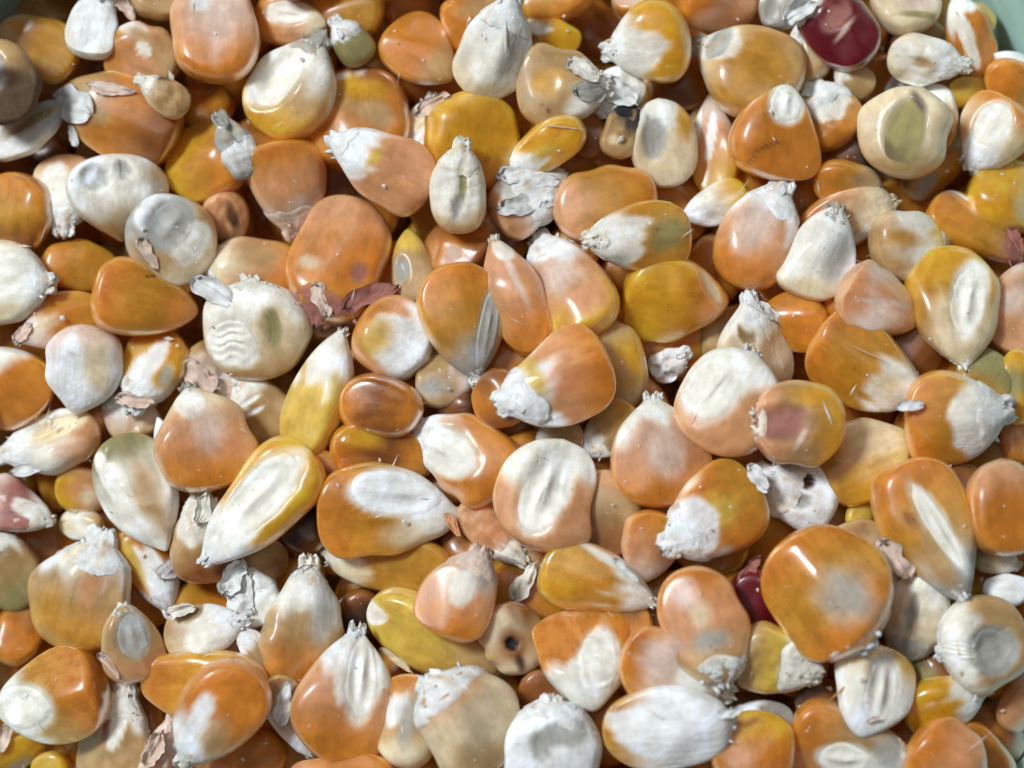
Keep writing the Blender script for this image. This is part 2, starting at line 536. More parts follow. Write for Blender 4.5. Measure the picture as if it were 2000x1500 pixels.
def flake_mesh(L, W, colkey, seed, zf=None, lift=0, curl=.18):
    """thin papery husk piece, closed two sided sheet; centred at 0, long axis +Y"""
    rng = np.random.default_rng(seed)
    nz = Noise(rng, 8, 1.0, 3.0)
    nf = Noise(rng, 8, 3, 8)
    nu, nv = 28, 26
    u = np.linspace(-1, 1, nu); v = np.linspace(-1, 1, nv)
    U, Vv = np.meshgrid(u, v, indexing='ij')
    e = (1 - np.abs(U) ** 5) ** .5 * .75 + .25 * (1 - .6 * np.abs(U))
    e = np.maximum(e * (1 - .25 * (U + 1) * rng.uniform(0, 1)), .06) * (1 + .28 * nf(U * 1.0, np.sign(Vv) * 3))
    x = Vv * W / 2 * e + W * .10 * nz(U, 0)
    y = U * L / 2 * (1 + .16 * nf(Vv * 1.6, 5 * np.sign(U)) + .13 * nf(Vv * 5, 2 * np.sign(U)) * np.abs(U))
    z = curl * W * (Vv ** 2) * .8 + .14 * W * nz(U * 1.5, Vv * 1.5, 2) + .05 * W * nf(U * .25, Vv * 1.2)
    if zf is not None:
        z = z * .6 + lift + zf(x, y)
    th = max(.8, .008 * L)
    A = np.stack([x.ravel(), y.ravel(), z.ravel()], 1)
    B = A.copy(); B[:, 2] -= th
    n = nu * nv
    i, j = np.meshgrid(np.arange(nu - 1), np.arange(nv - 1), indexing='ij')
    a = (i * nv + j).ravel()
    q = np.stack([a, a + nv, a + nv + 1, a + 1], -1)
    bd = [k for k in range(nv)] + [k * nv + nv - 1 for k in range(1, nu)] + \
         [(nu - 1) * nv + k for k in range(nv - 2, -1, -1)] + [k * nv for k in range(nu - 2, 0, -1)]
    bd = np.array(bd); b2 = np.roll(bd, -1)
    sd = np.stack([bd, bd + n, b2 + n, b2], -1)
    F = np.concatenate([q, q[:, ::-1] + n, sd])
    col = LIN[colkey] * (1 + .06 * nf(U.ravel(), Vv.ravel()))[:, None]
    return np.concatenate([A, B]), (F.ravel().astype(np.int32), np.full(len(F), 4, np.int32)), np.tile(col, (2, 1)), np.full(2 * n, .8)

# tip x, tip y, crown x, crown y, width, layer, outline, crown/middle/tip colours, tip cap | marks | options | label
TABLE = """
-15 72 22 242 132 3.6 r MMT - | d -12 140 45 38 G 6; p 25 150 22 30 D 0 | wr=2 | dull grey brown mouldy kernel at the left edge near the dark corner
-5 55 150 130 116 1 o AAO - | p 15 72 32 20 T 0; p 62 60 9 13 I 0 | | amber kernel right of the mouldy kernel, tan at its left end
30 -30 150 35 110 0.5 o AAT - | | | shaded amber kernel cut by the top edge near the top left corner
196 -45 176 122 92 2 w IWW W4 | p 180 60 60 34 W 0 | wr=1.5 | white kernel with a pale yellow crown, pointing up out of the top edge
320 -45 300 38 98 1 o TTT - | | | small plain tan kernel cut by the top edge beside the big peach one
352 140 212 82 126 1.6 o OPT - | p 268 65 34 17 I 0 -25; p 295 95 46 20 T 0 -40; p 288 112 18 12 I 0 -40 | roll=8 | orange kernel with a pale slanting streak, behind the brown shell scrap
425 -60 418 168 168 3 o OPS - | p 428 38 92 62 S 3; p 395 10 30 20 W 1 | tf=.55 wr=1 | large peach kernel with a frosted pinkish white face at the top edge
268 158 368 212 70 3 d TTC I3 | d 305 148 22 9 D 6 | wr=3 tf=.7 | small curled tan brown shell scrap lying on the big orange brown kernel
112 178 352 268 170 1.4 d BOT - | p 205 225 30 24 T 0 | sh=150,205,95,80,-20,W/230,178,90,30,-8,S/150,265,42,18,-70,W roll=-6 | large orange brown kernel with torn white papery skin at its left end
122 208 -18 300 80 1.6 o IIG - | d 60 245 62 15 T 5 35; p 40 282 40 14 I 0 | | pale boat shaped kernel with a groove, at the left edge below the mouldy one
400 268 405 160 100 0.5 o OOA - | | | shadowed orange kernel between the big peach kernel and the yellow cupped one
492 330 325 308 148 1.2 o YAO - | p 340 300 12 45 Y 0 90 | | amber kernel with a bright yellow left rim, below the shaded orange one
428 228 492 345 66 1.8 s GWW G5 | d 455 265 26 11 G 5 | wr=4 tf=.8 | small shrivelled grey white kernel tip below the yellow cupped kernel
128 462 132 298 128 1.2 d PCI W3 | p 110 370 48 34 I 0 | | cream kernel with a pink top and ragged white lower tip
232 472 225 302 172 2.2 d IIT - | d 175 348 26 30 G 10 60; d 228 336 22 13 G 8; p 300 340 40 22 C 0 20; p 160 330 50 25 W 0 60 | wr=2 | cream white kernel with two grey hollows on its face
20 500 40 338 145 2 r OAB - | | | glossy orange kernel cut by the left edge, beside the pink topped cream one
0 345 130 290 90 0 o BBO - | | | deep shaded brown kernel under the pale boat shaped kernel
645 50 495 32 96 1.2 w OPC - | g 572 26 48 23 I 5 | | orange kernel with a cream rectangular face at the top edge
610 25 750 5 110 1 o AAO - | | | plain amber kernel at the top edge above the small olive bud
740 10 860 5 100 0.3 o BOO - | | | dark amber kernel at the top edge between two orange ones
636 78 515 262 164 3 d YTI G2 | gc 553 150 76 46 I 22 55 | tf=.7 roll=0 | yellow rimmed kernel with a deep white cup facing up
652 38 714 122 68 2.2 s VVW W4 | | tf=.9 | small olive bud shaped kernel with a white flaky tip
888 158 770 45 132 2 w OOT - | p 868 130 30 40 T 0 | tf=.6 | smooth orange wedge shaped kernel with a tan lower right end
690 130 712 330 202 1.2 o OOB - | p 700 185 55 26 Y 0 -15; p 740 240 60 26 T 0 -20; p 668 160 20 8 S 0 20; p 710 148 14 9 S 0 80 | | wide orange brown kernel with a yellow band, behind the white tipped peach one
648 272 840 378 138 3 w PPW W2 | p 690 300 42 34 W 0; p 735 300 34 12 L 0 50 | roll=-8 | peach kernel with a broad white left tip and a thin yellow seam
848 185 818 300 74 1 s WCT W4 | p 815 200 24 18 W 2 | wr=5 | ragged chalky white kernel fragment left of the shiny yellow kernel
578 455 545 272 150 2.2 w OPS S3 | p 582 410 34 24 S 0; p 585 430 16 16 W 0 | | orange kernel with a frosted pinkish lower tip
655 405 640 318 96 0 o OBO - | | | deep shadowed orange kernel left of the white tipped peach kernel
1000 -20 880 92 152 1.5 r OOT - | p 940 10 40 18 T 0 20 | | orange kernel with a greyish end at the top edge, left of the white teardrop
1003 -8 935 192 136 3 d CIW W3 | p 945 110 60 28 I 0; p 985 95 75 20 G 0 75 | pitch=4 tf=.75 | white teardrop kernel with a long stem pointing up to the top edge
1060 -55 1085 48 136 1.1 o OYT - | | | rounded orange yellow kernel cut by the top edge
1015 62 1135 80 68 1.3 o YYC - | p 1050 55 32 12 I 0; p 1035 72 18 10 B 0 | | short yellow kernel with a cream left end, behind the window marked tan one
1188 172 1010 165 150 3 w TTI I2 | p 1070 172 34 30 Y 2 | sh=1140,150,66,40,-35,I/1152,188,56,40,10,G | tan kernel with a square yellow patch and torn papery right tip
1172 228 1238 138 98 2.3 o IWW W3 | | wr=3 | chalky white fuzzy kernel between the tan and the bright yellow kernel
905 378 938 180 172 2 o YYO - | p 935 225 62 40 Y 0 | tf=.7 | shiny amber yellow kernel behind the wrinkled cream one
903 276 890 455 104 3 s TIC I3 | p 890 360 60 34 I 0; d 912 350 55 9 V 5; d 900 400 30 10 G 3 | wr=3 tf=.8 | narrow wrinkled cream kernel standing tip up on the shiny yellow one
990 338 1138 240 82 3 s YYI W2 | p 1065 285 34 17 L 0; p 1040 320 50 9 I 0 35 | | small yellow kernel with a pale face and white fibres at its lower left
1238 205 1195 308 80 2.4 o TTK K3 | p 1228 235 34 22 K 0; p 1190 275 12 14 C 0 | wr=3 | small tan kernel with a black mouldy upper end
1102 348 968 435 116 2.9 w PWW W6 | d 1020 385 50 30 I 9 -20 | sh=1030,350,120,40,-4,W/1018,408,90,36,12,W/1075,390,50,44,40,W wr=3 | white papery star shaped husked kernel in the upper middle
1078 420 1283 380 140 2 o OAP - | p 1205 390 50 28 A 0 | | smooth peach orange kernel right of the papery star shaped one
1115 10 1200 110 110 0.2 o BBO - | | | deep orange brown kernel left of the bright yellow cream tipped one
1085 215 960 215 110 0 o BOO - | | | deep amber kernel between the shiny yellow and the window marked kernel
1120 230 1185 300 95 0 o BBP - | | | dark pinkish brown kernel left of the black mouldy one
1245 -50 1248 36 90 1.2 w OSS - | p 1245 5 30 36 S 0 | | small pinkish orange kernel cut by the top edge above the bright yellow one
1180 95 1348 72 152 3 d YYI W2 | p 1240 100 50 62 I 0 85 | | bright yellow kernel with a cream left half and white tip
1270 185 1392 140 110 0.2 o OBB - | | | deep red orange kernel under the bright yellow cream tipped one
1490 10 1320 10 100 1.2 o OPP - |  | | pale orange kernel cut by the top edge left of the grey husk
1520 -40 1525 58 84 1.5 o GGI G4 | | wr=4 | greyish husk covered kernel at the top edge left of the dark red one
1362 75 1555 190 184 2.4 d TAC G2 | p 1400 90 50 40 I 0; d 1405 95 38 20 G 5 60; p 1500 150 60 40 A 0 | | large tan amber kernel with a grey white upper left tip
1562 40 1592 158 76 1.4 s TTW W4 | | | narrow pale tan kernel with a white tip, left of the dark red one
1575 -5 1698 122 132 2.8 r RRR I2 | d 1628 45 30 24 N 5 45; p 1575 20 26 20 I 0 45; p 1645 70 26 5 S 0 50 | tf=.8 | dark maroon kernel with a torn pink patch near the top right
1288 192 1303 366 124 3 o CCI - | d 1268 262 62 26 G 6; p 1275 215 30 28 I 0; p 1330 240 44 18 Y 0 90 | | pale cream kernel with a pitted grey left flank and yellow right edge
1384 180 1402 385 92 1.2 d YPS - | p 1365 240 45 12 I 0; p 1392 275 50 10 W 0 80 | | narrow pinkish pale kernel standing between cream and orange ones
1530 165 1508 350 168 3 w OOO - | g 1532 200 42 36 I 4; k 1485 288 34 3 B 1 20; k 1460 312 22 3 B 1 50 | tf=.62 | bright orange cracked kernel with a cream scoop at its top
1572 158 1655 280 122 2.2 d OTW W5 | h 1594 188 18 14 T 10; p 1625 215 34 34 I 0 | wr=3 | kernel with a hollow white tip and an orange lower end
1628 128 1702 178 62 2 s TTI I3 | | | small dry tan scrap above the hollow white tip
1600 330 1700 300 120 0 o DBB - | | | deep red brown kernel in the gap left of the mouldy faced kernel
1740 -60 1798 64 128 2 r CCS - | p 1785 8 36 46 S 3 90; p 1790 48 50 8 V 0 0 | | pale pinkish white kernel with an olive rim at the top edge
1740 128 1850 70 100 0.4 o TTP - | | | shaded tan kernel below the pale pinkish one at the top right
1862 -15 1915 150 88 1.3 s OOI - | p 1880 70 60 15 I 0 -65 | | long orange kernel with a pale streak beside the green bowl wall
1880 15 1942 55 52 1 o YYY - | | | tiny bright yellow kernel at the bowl wall in the top right corner
1935 110 2030 150 50 1.2 s IWW - | | | white kernel end at the right edge below the bowl wall
1925 130 2040 200 88 1.4 o YOO - | | | orange yellow kernel at the right edge under the white kernel end
1845 190 1932 172 58 1.2 o LLY - | | | small yellow kernel right of the ragged cream one
1890 128 1735 108 94 3 d CIW I3 | d 1800 118 30 14 T 4; p 1770 100 30 24 I 0 | wr=3 | ragged cream kernel pointing right above the mouldy faced one
1818 160 1828 305 94 2 o OTI - | | sh=1762,150,85,60,60,W/1800,190,80,40,-60,W | orange tan kernel under white papery skin behind the mouldy faced one
1800 170 1738 342 168 3.2 r TCC - | g 1775 262 72 44 V 5 80; p 1800 205 30 12 D 0 -60 | wr=1 moul=1 | large pale kernel with a dark mouldy olive face
1895 328 1975 195 132 3 w OCW W2 | g 1945 250 50 42 I 6; p 1890 250 60 14 P 0 | | orange edged kernel with a round cream face at the right edge
1955 460 1975 312 158 2.2 r YYY - | | tf=.75 | shiny bright yellow kernel cut by the right edge
1893 290 1765 378 72 1.5 s TOO - | p 1795 355 30 24 G 0 | | slanting orange kernel with a grey lower end beside the mouldy faced one
1725 370 1588 352 92 1.3 o OAG - | p 1690 345 30 30 T 0 | | orange kernel with a grey right end below the cracked orange one
268 398 400 528 152 3 o CTG - | p 320 405 62 46 W 0 60; g 335 435 56 46 G 6 50; p 375 470 50 28 I 0 60 | sh=288,492,70,30,-60,S tf=.6 | grey faced cream kernel with a pinkish white torn lower edge
462 492 432 372 84 1.2 d PPD D3 | d 452 415 34 10 D 4; p 430 395 24 22 P 0 | wr=4 | shrivelled peach kernel with a dark wrinkled tip
112 555 -65 548 166 3 d ACI W2 | g 20 540 66 58 I 5 | wr=3 | cream wrinkled faced kernel at the left edge with an orange lower rim
82 510 230 530 96 1.2 o AAO - | | | amber kernel between the wrinkled cream one and the speckled orange one
386 610 182 570 140 3 w OAO - | k 335 553 10 4 K 1 -15; k 288 543 12 2 D 1 0 | tf=.66 | bright orange kernel with small black specks on its upper side
35 668 196 595 100 1.2 d AOS W1 | p 85 640 44 16 C 0 | sh=45,655,40,26,40,S | olive brown kernel with small white shreds at its lower left tip
152 812 170 635 152 3 d SWW - | p 140 700 60 30 W 0; p 190 715 60 30 C 0 | tf=.7 | whitish pink smooth kernel pointing down, near the left edge
260 806 326 640 118 2.3 d OYI W3 | p 290 720 60 24 W 0 60; p 325 745 26 14 G 0 | | kernel with an orange peaked top and white streaked body
470 790 375 680 112 1 w TSW S4 | p 400 730 36 34 S 0 | wr=5 | pinkish white flaky kernel left of the big ribbed cream one
-35 680 68 818 155 2 d OOI - |  | | orange kernel with a pale upper left tip at the left edge
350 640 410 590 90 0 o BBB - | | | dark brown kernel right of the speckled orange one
386 510 594 548 132 2 d OPC W2 | p 440 520 46 32 C 0; p 505 510 50 36 T 0 | roll=10 | tan to orange kernel with a bright white left tip
620 632 705 388 178 3 o POO N2 | p 700 545 24 20 N 0; p 605 525 16 22 C 0 | sh=722,592,110,40,25,N/628,600,60,34,-70,S tf=.66 | pinkish brown kernel with a reddish crumpled tip and purple shreds
795 445 818 598 78 2 w TTL - | p 800 475 18 18 L 0; d 790 535 30 15 G 3 | tf=.8 | slim tan kernel with a lemon yellow top patch
492 545 505 742 204 3 r TCI I1 | gr 462 665 52 56 I 9 90; p 490 590 40 30 I 0; d 548 630 40 18 V 6 | tf=.6 | large round cream kernel with ribbed ridges across its face
642 592 636 666 56 2.2 s TTG D4 | | | tiny tan kernel with a dark chipped top below the reddish tip
668 645 585 892 112 3 s LLW W1 | p 640 700 66 34 I 0 | tf=.8 | long lemon yellow kernel with a white grooved upper end
842 700 705 625 152 3 r OPW - | p 782 675 52 48 W 3; p 745 670 30 40 L 0 | tf=.85 wr=1 | orange rimmed kernel with a large white patch on its end
930 746 880 515 152 3 d OAG W1 | g 950 640 92 22 G 2 80; p 925 690 40 22 G 0 | roll=6 | glossy amber kernel with a grey strip down its right side
962 462 1052 692 110 3 s OPP I1 | p 980 490 24 20 I 0; p 1010 555 60 8 S 0 -65 | tf=.85 | long smooth peach kernel with a small white nipple tip
1042 450 1168 662 152 2.4 w YPW W3 | p 1110 560 50 46 S 0; p 1060 480 40 34 W 0; p 1160 600 40 50 P 0 | | frosted pinkish white kernel with a yellowish crown, beside the long peach one
1140 470 1350 462 132 3 w AAI I2 | p 1200 475 46 40 I 0; p 1190 510 30 22 G 0; p 1290 450 50 40 V 0; k 1160 470 22 12 D 0 0 | | olive yellow kernel with a cream end and a dark frayed tip
1422 585 1216 592 162 3 w YYO - | d 1385 555 48 12 C 6 -55 | tf=.68 | bright yellow orange kernel with a chipped upper right edge
1200 625 1215 800 110 1 r TYT - |  | | dull olive amber kernel lower right of the frosted pinkish white one
1345 685 1275 735 60 1.4 w WWS W5 | | wr=5 | small lumpy chalk white fragment below the chipped yellow kernel
1535 358 1432 558 154 3 d OPW W3 | p 1480 440 60 40 S 0; p 1400 510 30 40 O 0 | roll=-8 | orange kernel fading to a frosted white tip pointing up right
1330 428 1462 375 76 1.6 s YIW - | | wr=2 | cream yellow kernel behind the frosted white tip
1640 405 1568 582 132 3 w CWI G2 | p 1570 490 66 34 I 0; p 1630 505 55 22 G 0 | tf=.7 | smooth white kernel with a flat pale face and grey notched tip
1456 578 1490 785 146 2 d TCI W2 | h 1440 650 24 18 T 4; p 1470 620 30 40 I 0; p 1500 700 50 30 C 0 | sh=1500,615,70,30,-40,W wr=3 | tan kernel with a ragged white peak above the curled white face
1478 688 1372 876 186 3 r PPI W1 | g 1400 755 76 56 I 6 50; k 1400 770 48 5 V 3 50; k 1395 730 24 5 V 2 20 | tf=.6 wr=1 | peach kernel with a broad white curled face, right of centre
1480 620 1620 640 110 0.3 o OOO - | | | deep orange kernel with a faint sheen below the smooth white one
1792 785 1595 650 168 3 w OAI W2 | p 1660 690 60 36 A 0; p 1740 745 34 40 C 0 | roll=4 tf=.65 | large glossy amber orange kernel with a frayed white lower right tip
1745 388 1562 470 106 1.8 o OPC C2 | p 1670 420 60 22 C 0 40; p 1690 440 50 10 I 0 50 | | peach kernel with a cream streak behind the smooth white one
1868 470 1695 480 132 2 d TIL I2 | p 1780 430 50 34 I 0 10; p 1745 472 38 22 A 0 | | cream kernel with a pale green yellow patch left of the white edged one
2005 505 1815 400 106 2 w OAN N3 | k 1910 410 95 6 W 0 -28 | | orange kernel with a white upper edge and pinkish ragged right tip
1884 728 1845 478 166 3 d YAC I1 | g 1890 600 80 38 I 8 78; p 1845 650 60 36 C 0 | tf=.66 | large yellow tan kernel with a grey white hollow face near the right edge
1790 640 1645 548 132 2 w PSP - | p 1710 545 36 40 S 0; p 1725 580 40 30 P 0; k 1710 600 60 5 S 0 -8 | | pinkish faceted kernel left of the hollow faced yellow tan kernel
2050 520 1955 692 150 2 o PPS - | p 1975 600 36 30 S 0 | | peach orange kernel cut by the right edge beside the hollow faced one
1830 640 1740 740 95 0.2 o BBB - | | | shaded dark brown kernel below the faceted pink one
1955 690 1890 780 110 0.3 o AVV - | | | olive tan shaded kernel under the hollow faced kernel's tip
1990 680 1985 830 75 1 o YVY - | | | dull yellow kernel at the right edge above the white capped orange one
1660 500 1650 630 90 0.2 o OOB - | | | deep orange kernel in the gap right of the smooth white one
850 440 935 530 125 0.8 o BOB - | p 895 503 20 14 S 0 | | orange brown kernel with a pinkish speck above the glossy grey striped one
940 420 1020 500 100 0.7 o OBP - | | | peach brown kernel under the papery star shaped one
1075 455 1160 520 80 1 o OOO - | | | small orange kernel behind the dark frayed tip
935 740 812 740 110 1.2 w TTS - | p 885 730 10 26 S 0; p 850 765 40 22 G 0 | | greyish brown kernel with a pale end beneath the glossy striped one
-8 895 196 838 112 2 d PIW W3 | g 110 850 64 30 C 9 25; p 60 870 50 26 I 0 | | white boat shaped kernel with a shaded hollow at the left edge
102 1018 -35 965 98 2 w SNI I2 | p 40 970 40 34 N 0; p 70 1005 40 16 I 0 | wr=3 | pinkish torn kernel with a white lower edge at the left edge
235 962 108 952 86 1.2 d YPP - | p 180 955 26 22 C 0 | | small orange kernel with a yellow end pointing left
335 1072 218 856 152 3 d VII - | p 215 920 60 22 I 0; p 255 950 70 30 I 0; p 300 960 80 26 T 0 | tf=.66 gl=1 | smooth ivory kernel with greenish grey sheen pointing down right
250 762 262 862 104 1.5 o TSW W4 | | wr=4 | flaky pinkish white kernel above the smooth ivory one
372 752 422 957 184 3 d OPC G1 | p 375 790 34 30 I 0; p 405 840 50 34 S 0 | tf=.68 | rounded peach orange kernel with a pale frosted tip pointing up
308 815 352 935 50 1.5 s IIW - | | | thin white sliver of a kernel left of the rounded peach one
112 1020 205 1030 60 1 o TIC - | | | small tan crumb like kernel below the small orange one
192 1040 132 1268 194 3 d ATW W3 | p 170 1085 40 46 C 0; p 120 1200 60 50 A 0; p 205 1130 50 24 P 0 | tf=.6 | large brownish amber kernel with a rough white tip near the left edge
338 1195 252 1030 94 2.2 s OOW W3 | p 300 1120 70 26 W 0; p 262 1100 60 10 L 0 | sh=335,1110,60,40,60,W | kernel half orange and half lavender white, pointing down
-35 1050 62 1178 118 1.2 o VTI I3 | | | olive tan kernel with a pale left side, cut by the left edge
392 958 405 1138 124 2 w BTI I3 | p 385 1020 44 30 I 0; k 390 990 40 8 P 2 80 | wr=4 | kernel with a torn whitish upper face behind the tray faced one
400 1095 608 882 152 3 w YYW W1 | g 508 985 122 50 I 9; p 450 1045 50 40 I 0 | tf=.6 | long orange kernel with a tray like white face, tip lower left
462 735 548 852 112 1 w TTI I3 | k 490 780 30 6 W 3 30; k 500 800 26 6 W 3 30 | wr=3 | tan kernel with white ridges under the big ribbed cream kernel
830 800 662 785 112 1.2 o OBO - | | tf=.9 gl=2 | shaded reddish brown glossy kernel right of the long lemon yellow one
855 905 645 866 108 2 o OBO - | p 708 848 40 24 Y 0 | tf=.8 gl=2 | glossy brown amber kernel with a bright yellow spot
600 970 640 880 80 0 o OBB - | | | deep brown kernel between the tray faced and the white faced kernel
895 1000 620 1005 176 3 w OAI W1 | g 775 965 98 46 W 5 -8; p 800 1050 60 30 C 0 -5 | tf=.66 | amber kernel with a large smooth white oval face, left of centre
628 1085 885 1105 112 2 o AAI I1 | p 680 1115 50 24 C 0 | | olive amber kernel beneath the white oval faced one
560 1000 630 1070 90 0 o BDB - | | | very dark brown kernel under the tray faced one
804 832 1000 935 152 2.2 w OOW W2 | g 880 880 70 46 I 6; p 840 850 50 30 W 0 | tf=.62 | orange kernel with a dented white left face and pointed white tip
1092 856 1045 1074 188 3 o PPI - | g 1063 960 92 48 I 11 68; p 1070 870 30 24 I 0; k 1050 975 34 6 W -5 70 | tf=.62 | peach kernel with a white coffee bean groove, at the centre of the picture
978 790 1188 698 168 3 w OPW W3 | p 1045 745 22 50 L 0 | tf=.66 | orange kernel with a yellow band and thick white lumpy left tip
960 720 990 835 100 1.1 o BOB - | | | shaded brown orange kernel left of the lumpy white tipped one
1142 895 1238 792 94 1.2 w ATI I3 | p 1165 860 24 12 W 0 30 | | tan kernel with a pale lower left tip behind the triangular one
1280 772 1288 992 186 3 d OPI W1 | p 1285 890 55 46 S 2 | tf=.55 | triangular kernel, white tip up, salmon middle and orange base
1178 915 1190 1092 142 1.2 o BTP - |  | | tan brown kernel between the coffee bean grooved one and the triangular one
1462 822 1648 832 162 3 r YTP I1 | p 1572 775 44 20 Y 0 0; d 1520 830 58 40 N 10 0; k 1550 862 30 6 S 0 60 | tf=.8 | round yellow tan kernel with a mauve brown sunken facet
1778 848 1602 930 156 2.2 w AYL - | p 1712 855 80 64 C 0 | tf=.55 | flat faced pale cream kernel beside the mauve faceted one
1968 808 1768 822 182 3 w OAI W3 | p 1905 820 46 62 W 0; p 1885 790 40 50 I 0 | tf=.7 | tan orange kernel with a broad bluish white right end
1990 800 1985 905 70 0.8 o OPP - | | wr=2 | small brownish orange kernel at the right edge with pink shreds
1478 925 1628 1000 124 2 w WWI W5 | h 1560 935 30 16 D 10 -10; d 1545 970 34 20 G 6 | wr=6 tf=.7 | rough chalky white crater shaped fragment with a dark hollow
1298 1072 1482 950 166 3 w AOI W3 | p 1395 1000 34 40 L 0; p 1345 1030 46 50 W 0 | tf=.66 | tan amber kernel with yellow streaks and bluish white lower left tip
1245 1140 1290 1000 112 1.3 w OPS - | p 1280 1120 30 34 S 0 | | orange pink kernel behind the bluish white tipped one
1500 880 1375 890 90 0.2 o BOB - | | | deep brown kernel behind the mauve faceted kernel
1885 1168 1752 908 166 3 w OAG W1 | g 1845 1035 110 20 I 2 -58; p 1785 1015 18 8 B 0 -50; p 1850 1100 60 30 T 0 | roll=6 tf=.7 | long glossy orange brown kernel with a pale stripe, near the right edge
1940 1012 1852 925 108 1 w BBN N3 | | | dark reddish brown kernel with a pink chipped tip beside the striped one
1955 895 1972 1085 150 2 o OOP - | | | glossy orange kernel cut by the right edge, lower right of the bluish white end
1990 1105 1905 1075 66 1 w VCI I3 | | wr=2 | small olive cream fragment near the right edge
1660 1035 1705 975 60 0.4 o LLL - | | | small yellow kernel peeping from under the long striped one
1408 1338 1345 1108 156 3 o OPT W2 | p 1335 1165 34 26 S 0; p 1366 1205 26 22 C 0; p 1385 1255 24 40 G 0 | tf=.75 | peach kernel with pink and cream spots and a grey white lower tip
1428 1358 1215 1268 154 2.2 d OSC W2 | p 1290 1280 50 50 S 0; p 1345 1310 30 30 I 0 | | salmon pink kernel with a white frayed tip pointing lower right
1598 1312 1435 1275 132 2 w TLI I4 | | wr=4 | shrivelled pale yellow kernel with a ragged white right end
1500 1240 1470 1110 110 1 o RRR - | | | dark maroon kernel mostly hidden under the big round orange one
1700 1262 1530 1058 222 3.2 r OAO W1 | p 1660 1165 78 60 G 3 -55 | tf=.72 gl=2 | biggest round orange kernel with a smooth grey oval patch
1728 1222 1652 1022 122 2 w TSW S5 | | wr=2 tf=.7 | lavender white kernel tucked behind the biggest round orange kernel
1765 1292 1812 1122 116 1.8 o ICG G3 | d 1790 1190 44 14 G 4 | wr=3 | pale grey kernel between the lavender white one and the ringed one
1832 1282 2002 1225 178 3 r TTI W1 | gc 1925 1265 50 46 G 9 0; gr 1865 1265 18 40 I 3 80 | tf=.6 | tan kernel with a round grey green dished face at the right edge
1676 1440 1722 1262 158 3 w YIW - | g 1715 1350 76 40 I 7 75 | tf=.55 | cream leaf shaped kernel with a pale grey hollow, pointing down
1925 1340 1768 1408 112 2 d YYI I2 | | gl=2 | glossy yellow amber kernel with a cream upper right end
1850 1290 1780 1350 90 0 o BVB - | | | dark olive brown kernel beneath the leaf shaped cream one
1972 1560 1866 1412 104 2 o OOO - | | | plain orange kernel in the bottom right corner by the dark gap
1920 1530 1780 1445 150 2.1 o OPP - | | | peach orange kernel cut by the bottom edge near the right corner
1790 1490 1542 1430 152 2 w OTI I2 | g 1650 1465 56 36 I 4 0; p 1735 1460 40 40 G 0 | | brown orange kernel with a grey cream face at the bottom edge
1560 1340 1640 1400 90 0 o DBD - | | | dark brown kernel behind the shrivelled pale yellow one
2045 1300 1965 1425 90 1 o PPS - | | | peach kernel cut by the right edge below the dished one
1918 1155 2010 1150 60 1.2 o WWW - | | | white rounded kernel end above the dished tan one
1465 1560 1475 1388 152 2.3 o YOP - | p 1440 1490 40 30 P 0 | gl=2 | bright orange yellow kernel cut by the bottom edge, right of the pearly white one
1432 1408 1178 1432 154 3 o AWW W1 | p 1300 1410 100 54 W 0 | tf=.75 gl=2 | big pearly white kernel with an orange left rim at the bottom edge
1430 1385 1550 1415 66 1.2 s GGW - | | | grey white kernel behind the bottom orange yellow one
1075 1365 1085 1570 184 3 o WWW W2 | d 1110 1420 30 40 G 5; d 1060 1450 30 18 G 4 | wr=3 tf=.75 | lumpy chalk white kernel at the bottom edge left of the pearly one
838 1325 985 1490 188 3.1 r TCP W3 | p 930 1400 60 40 C 0; p 960 1350 40 40 C 0 | tf=.75 | round tan kernel with a white crumbly tip on its upper left
805 1505 785 1320 132 3 o OAC - | p 782 1395 46 22 W 0 70; p 812 1420 70 24 G 0 75; p 785 1345 34 20 O 0 0 | tf=.85 | kernel with an orange top, white streak and grey right side
696 1228 662 1490 190 3 d OPW W1 | g 705 1320 88 34 I 8 85; p 670 1310 60 20 I 0; p 735 1310 34 40 I 2 | tf=.6 | peach kernel with a white grooved peak pointing up at the bottom
602 1095 580 1352 158 2 d OTI I2 | p 575 1160 30 30 I 0; p 630 1190 80 30 G 0 80 | tf=.62 | brown orange kernel with a grey right flank and white tip up
470 1105 510 1225 100 1.8 w IWW W5 | | wr=6 sh=470,1150,100,50,-60,W | jagged chalk white husk fragment at lower left
485 1205 322 1255 112 2 d TIW W2 | h 375 1195 34 22 T 8 20; p 420 1240 60 26 I 0 | wr=2 | ivory crescent shaped kernel with a tan hollow
465 1225 540 1315 66 1 w TTW W3 | | | small tan kernel with a white chip below the jagged husk
240 1178 272 1330 116 3 w PTT W1 | g 255 1235 46 32 G 4 | tf=.65 | small upright kernel with a grey tan face and pinkish base
-10 1402 208 1328 176 3 w OAI - | gc 62 1378 66 46 I 6 0 | tf=.7 gl=2 | orange kernel with an ivory lower left face in the lower left corner
80 1180 0 1290 95 1 o OOB - | | | orange kernel cut by the left edge above the ivory faced one
530 1325 272 1335 116 1.8 o OYP - |  | | yellow amber kernel behind the long white streaked one at lower left
352 1500 492 1298 152 3 d OOW W2 | p 395 1400 90 24 W 0 65; p 430 1430 60 26 T 0 60 | roll=8 | orange kernel with a long white streak to its lower left tip
255 1345 200 1545 146 2 w TTI I3 | k 225 1410 40 8 N 0 75; p 245 1410 50 14 I 0 75 | wr=3 | tan and white wrinkled kernel with a thin red streak at the bottom edge
340 1395 305 1550 88 2 w TSW S4 | | wr=6 | pinkish white crumpled kernel at the bottom edge
-20 1510 80 1435 70 1 o YYY - | | | dull yellow kernel in the bottom left corner
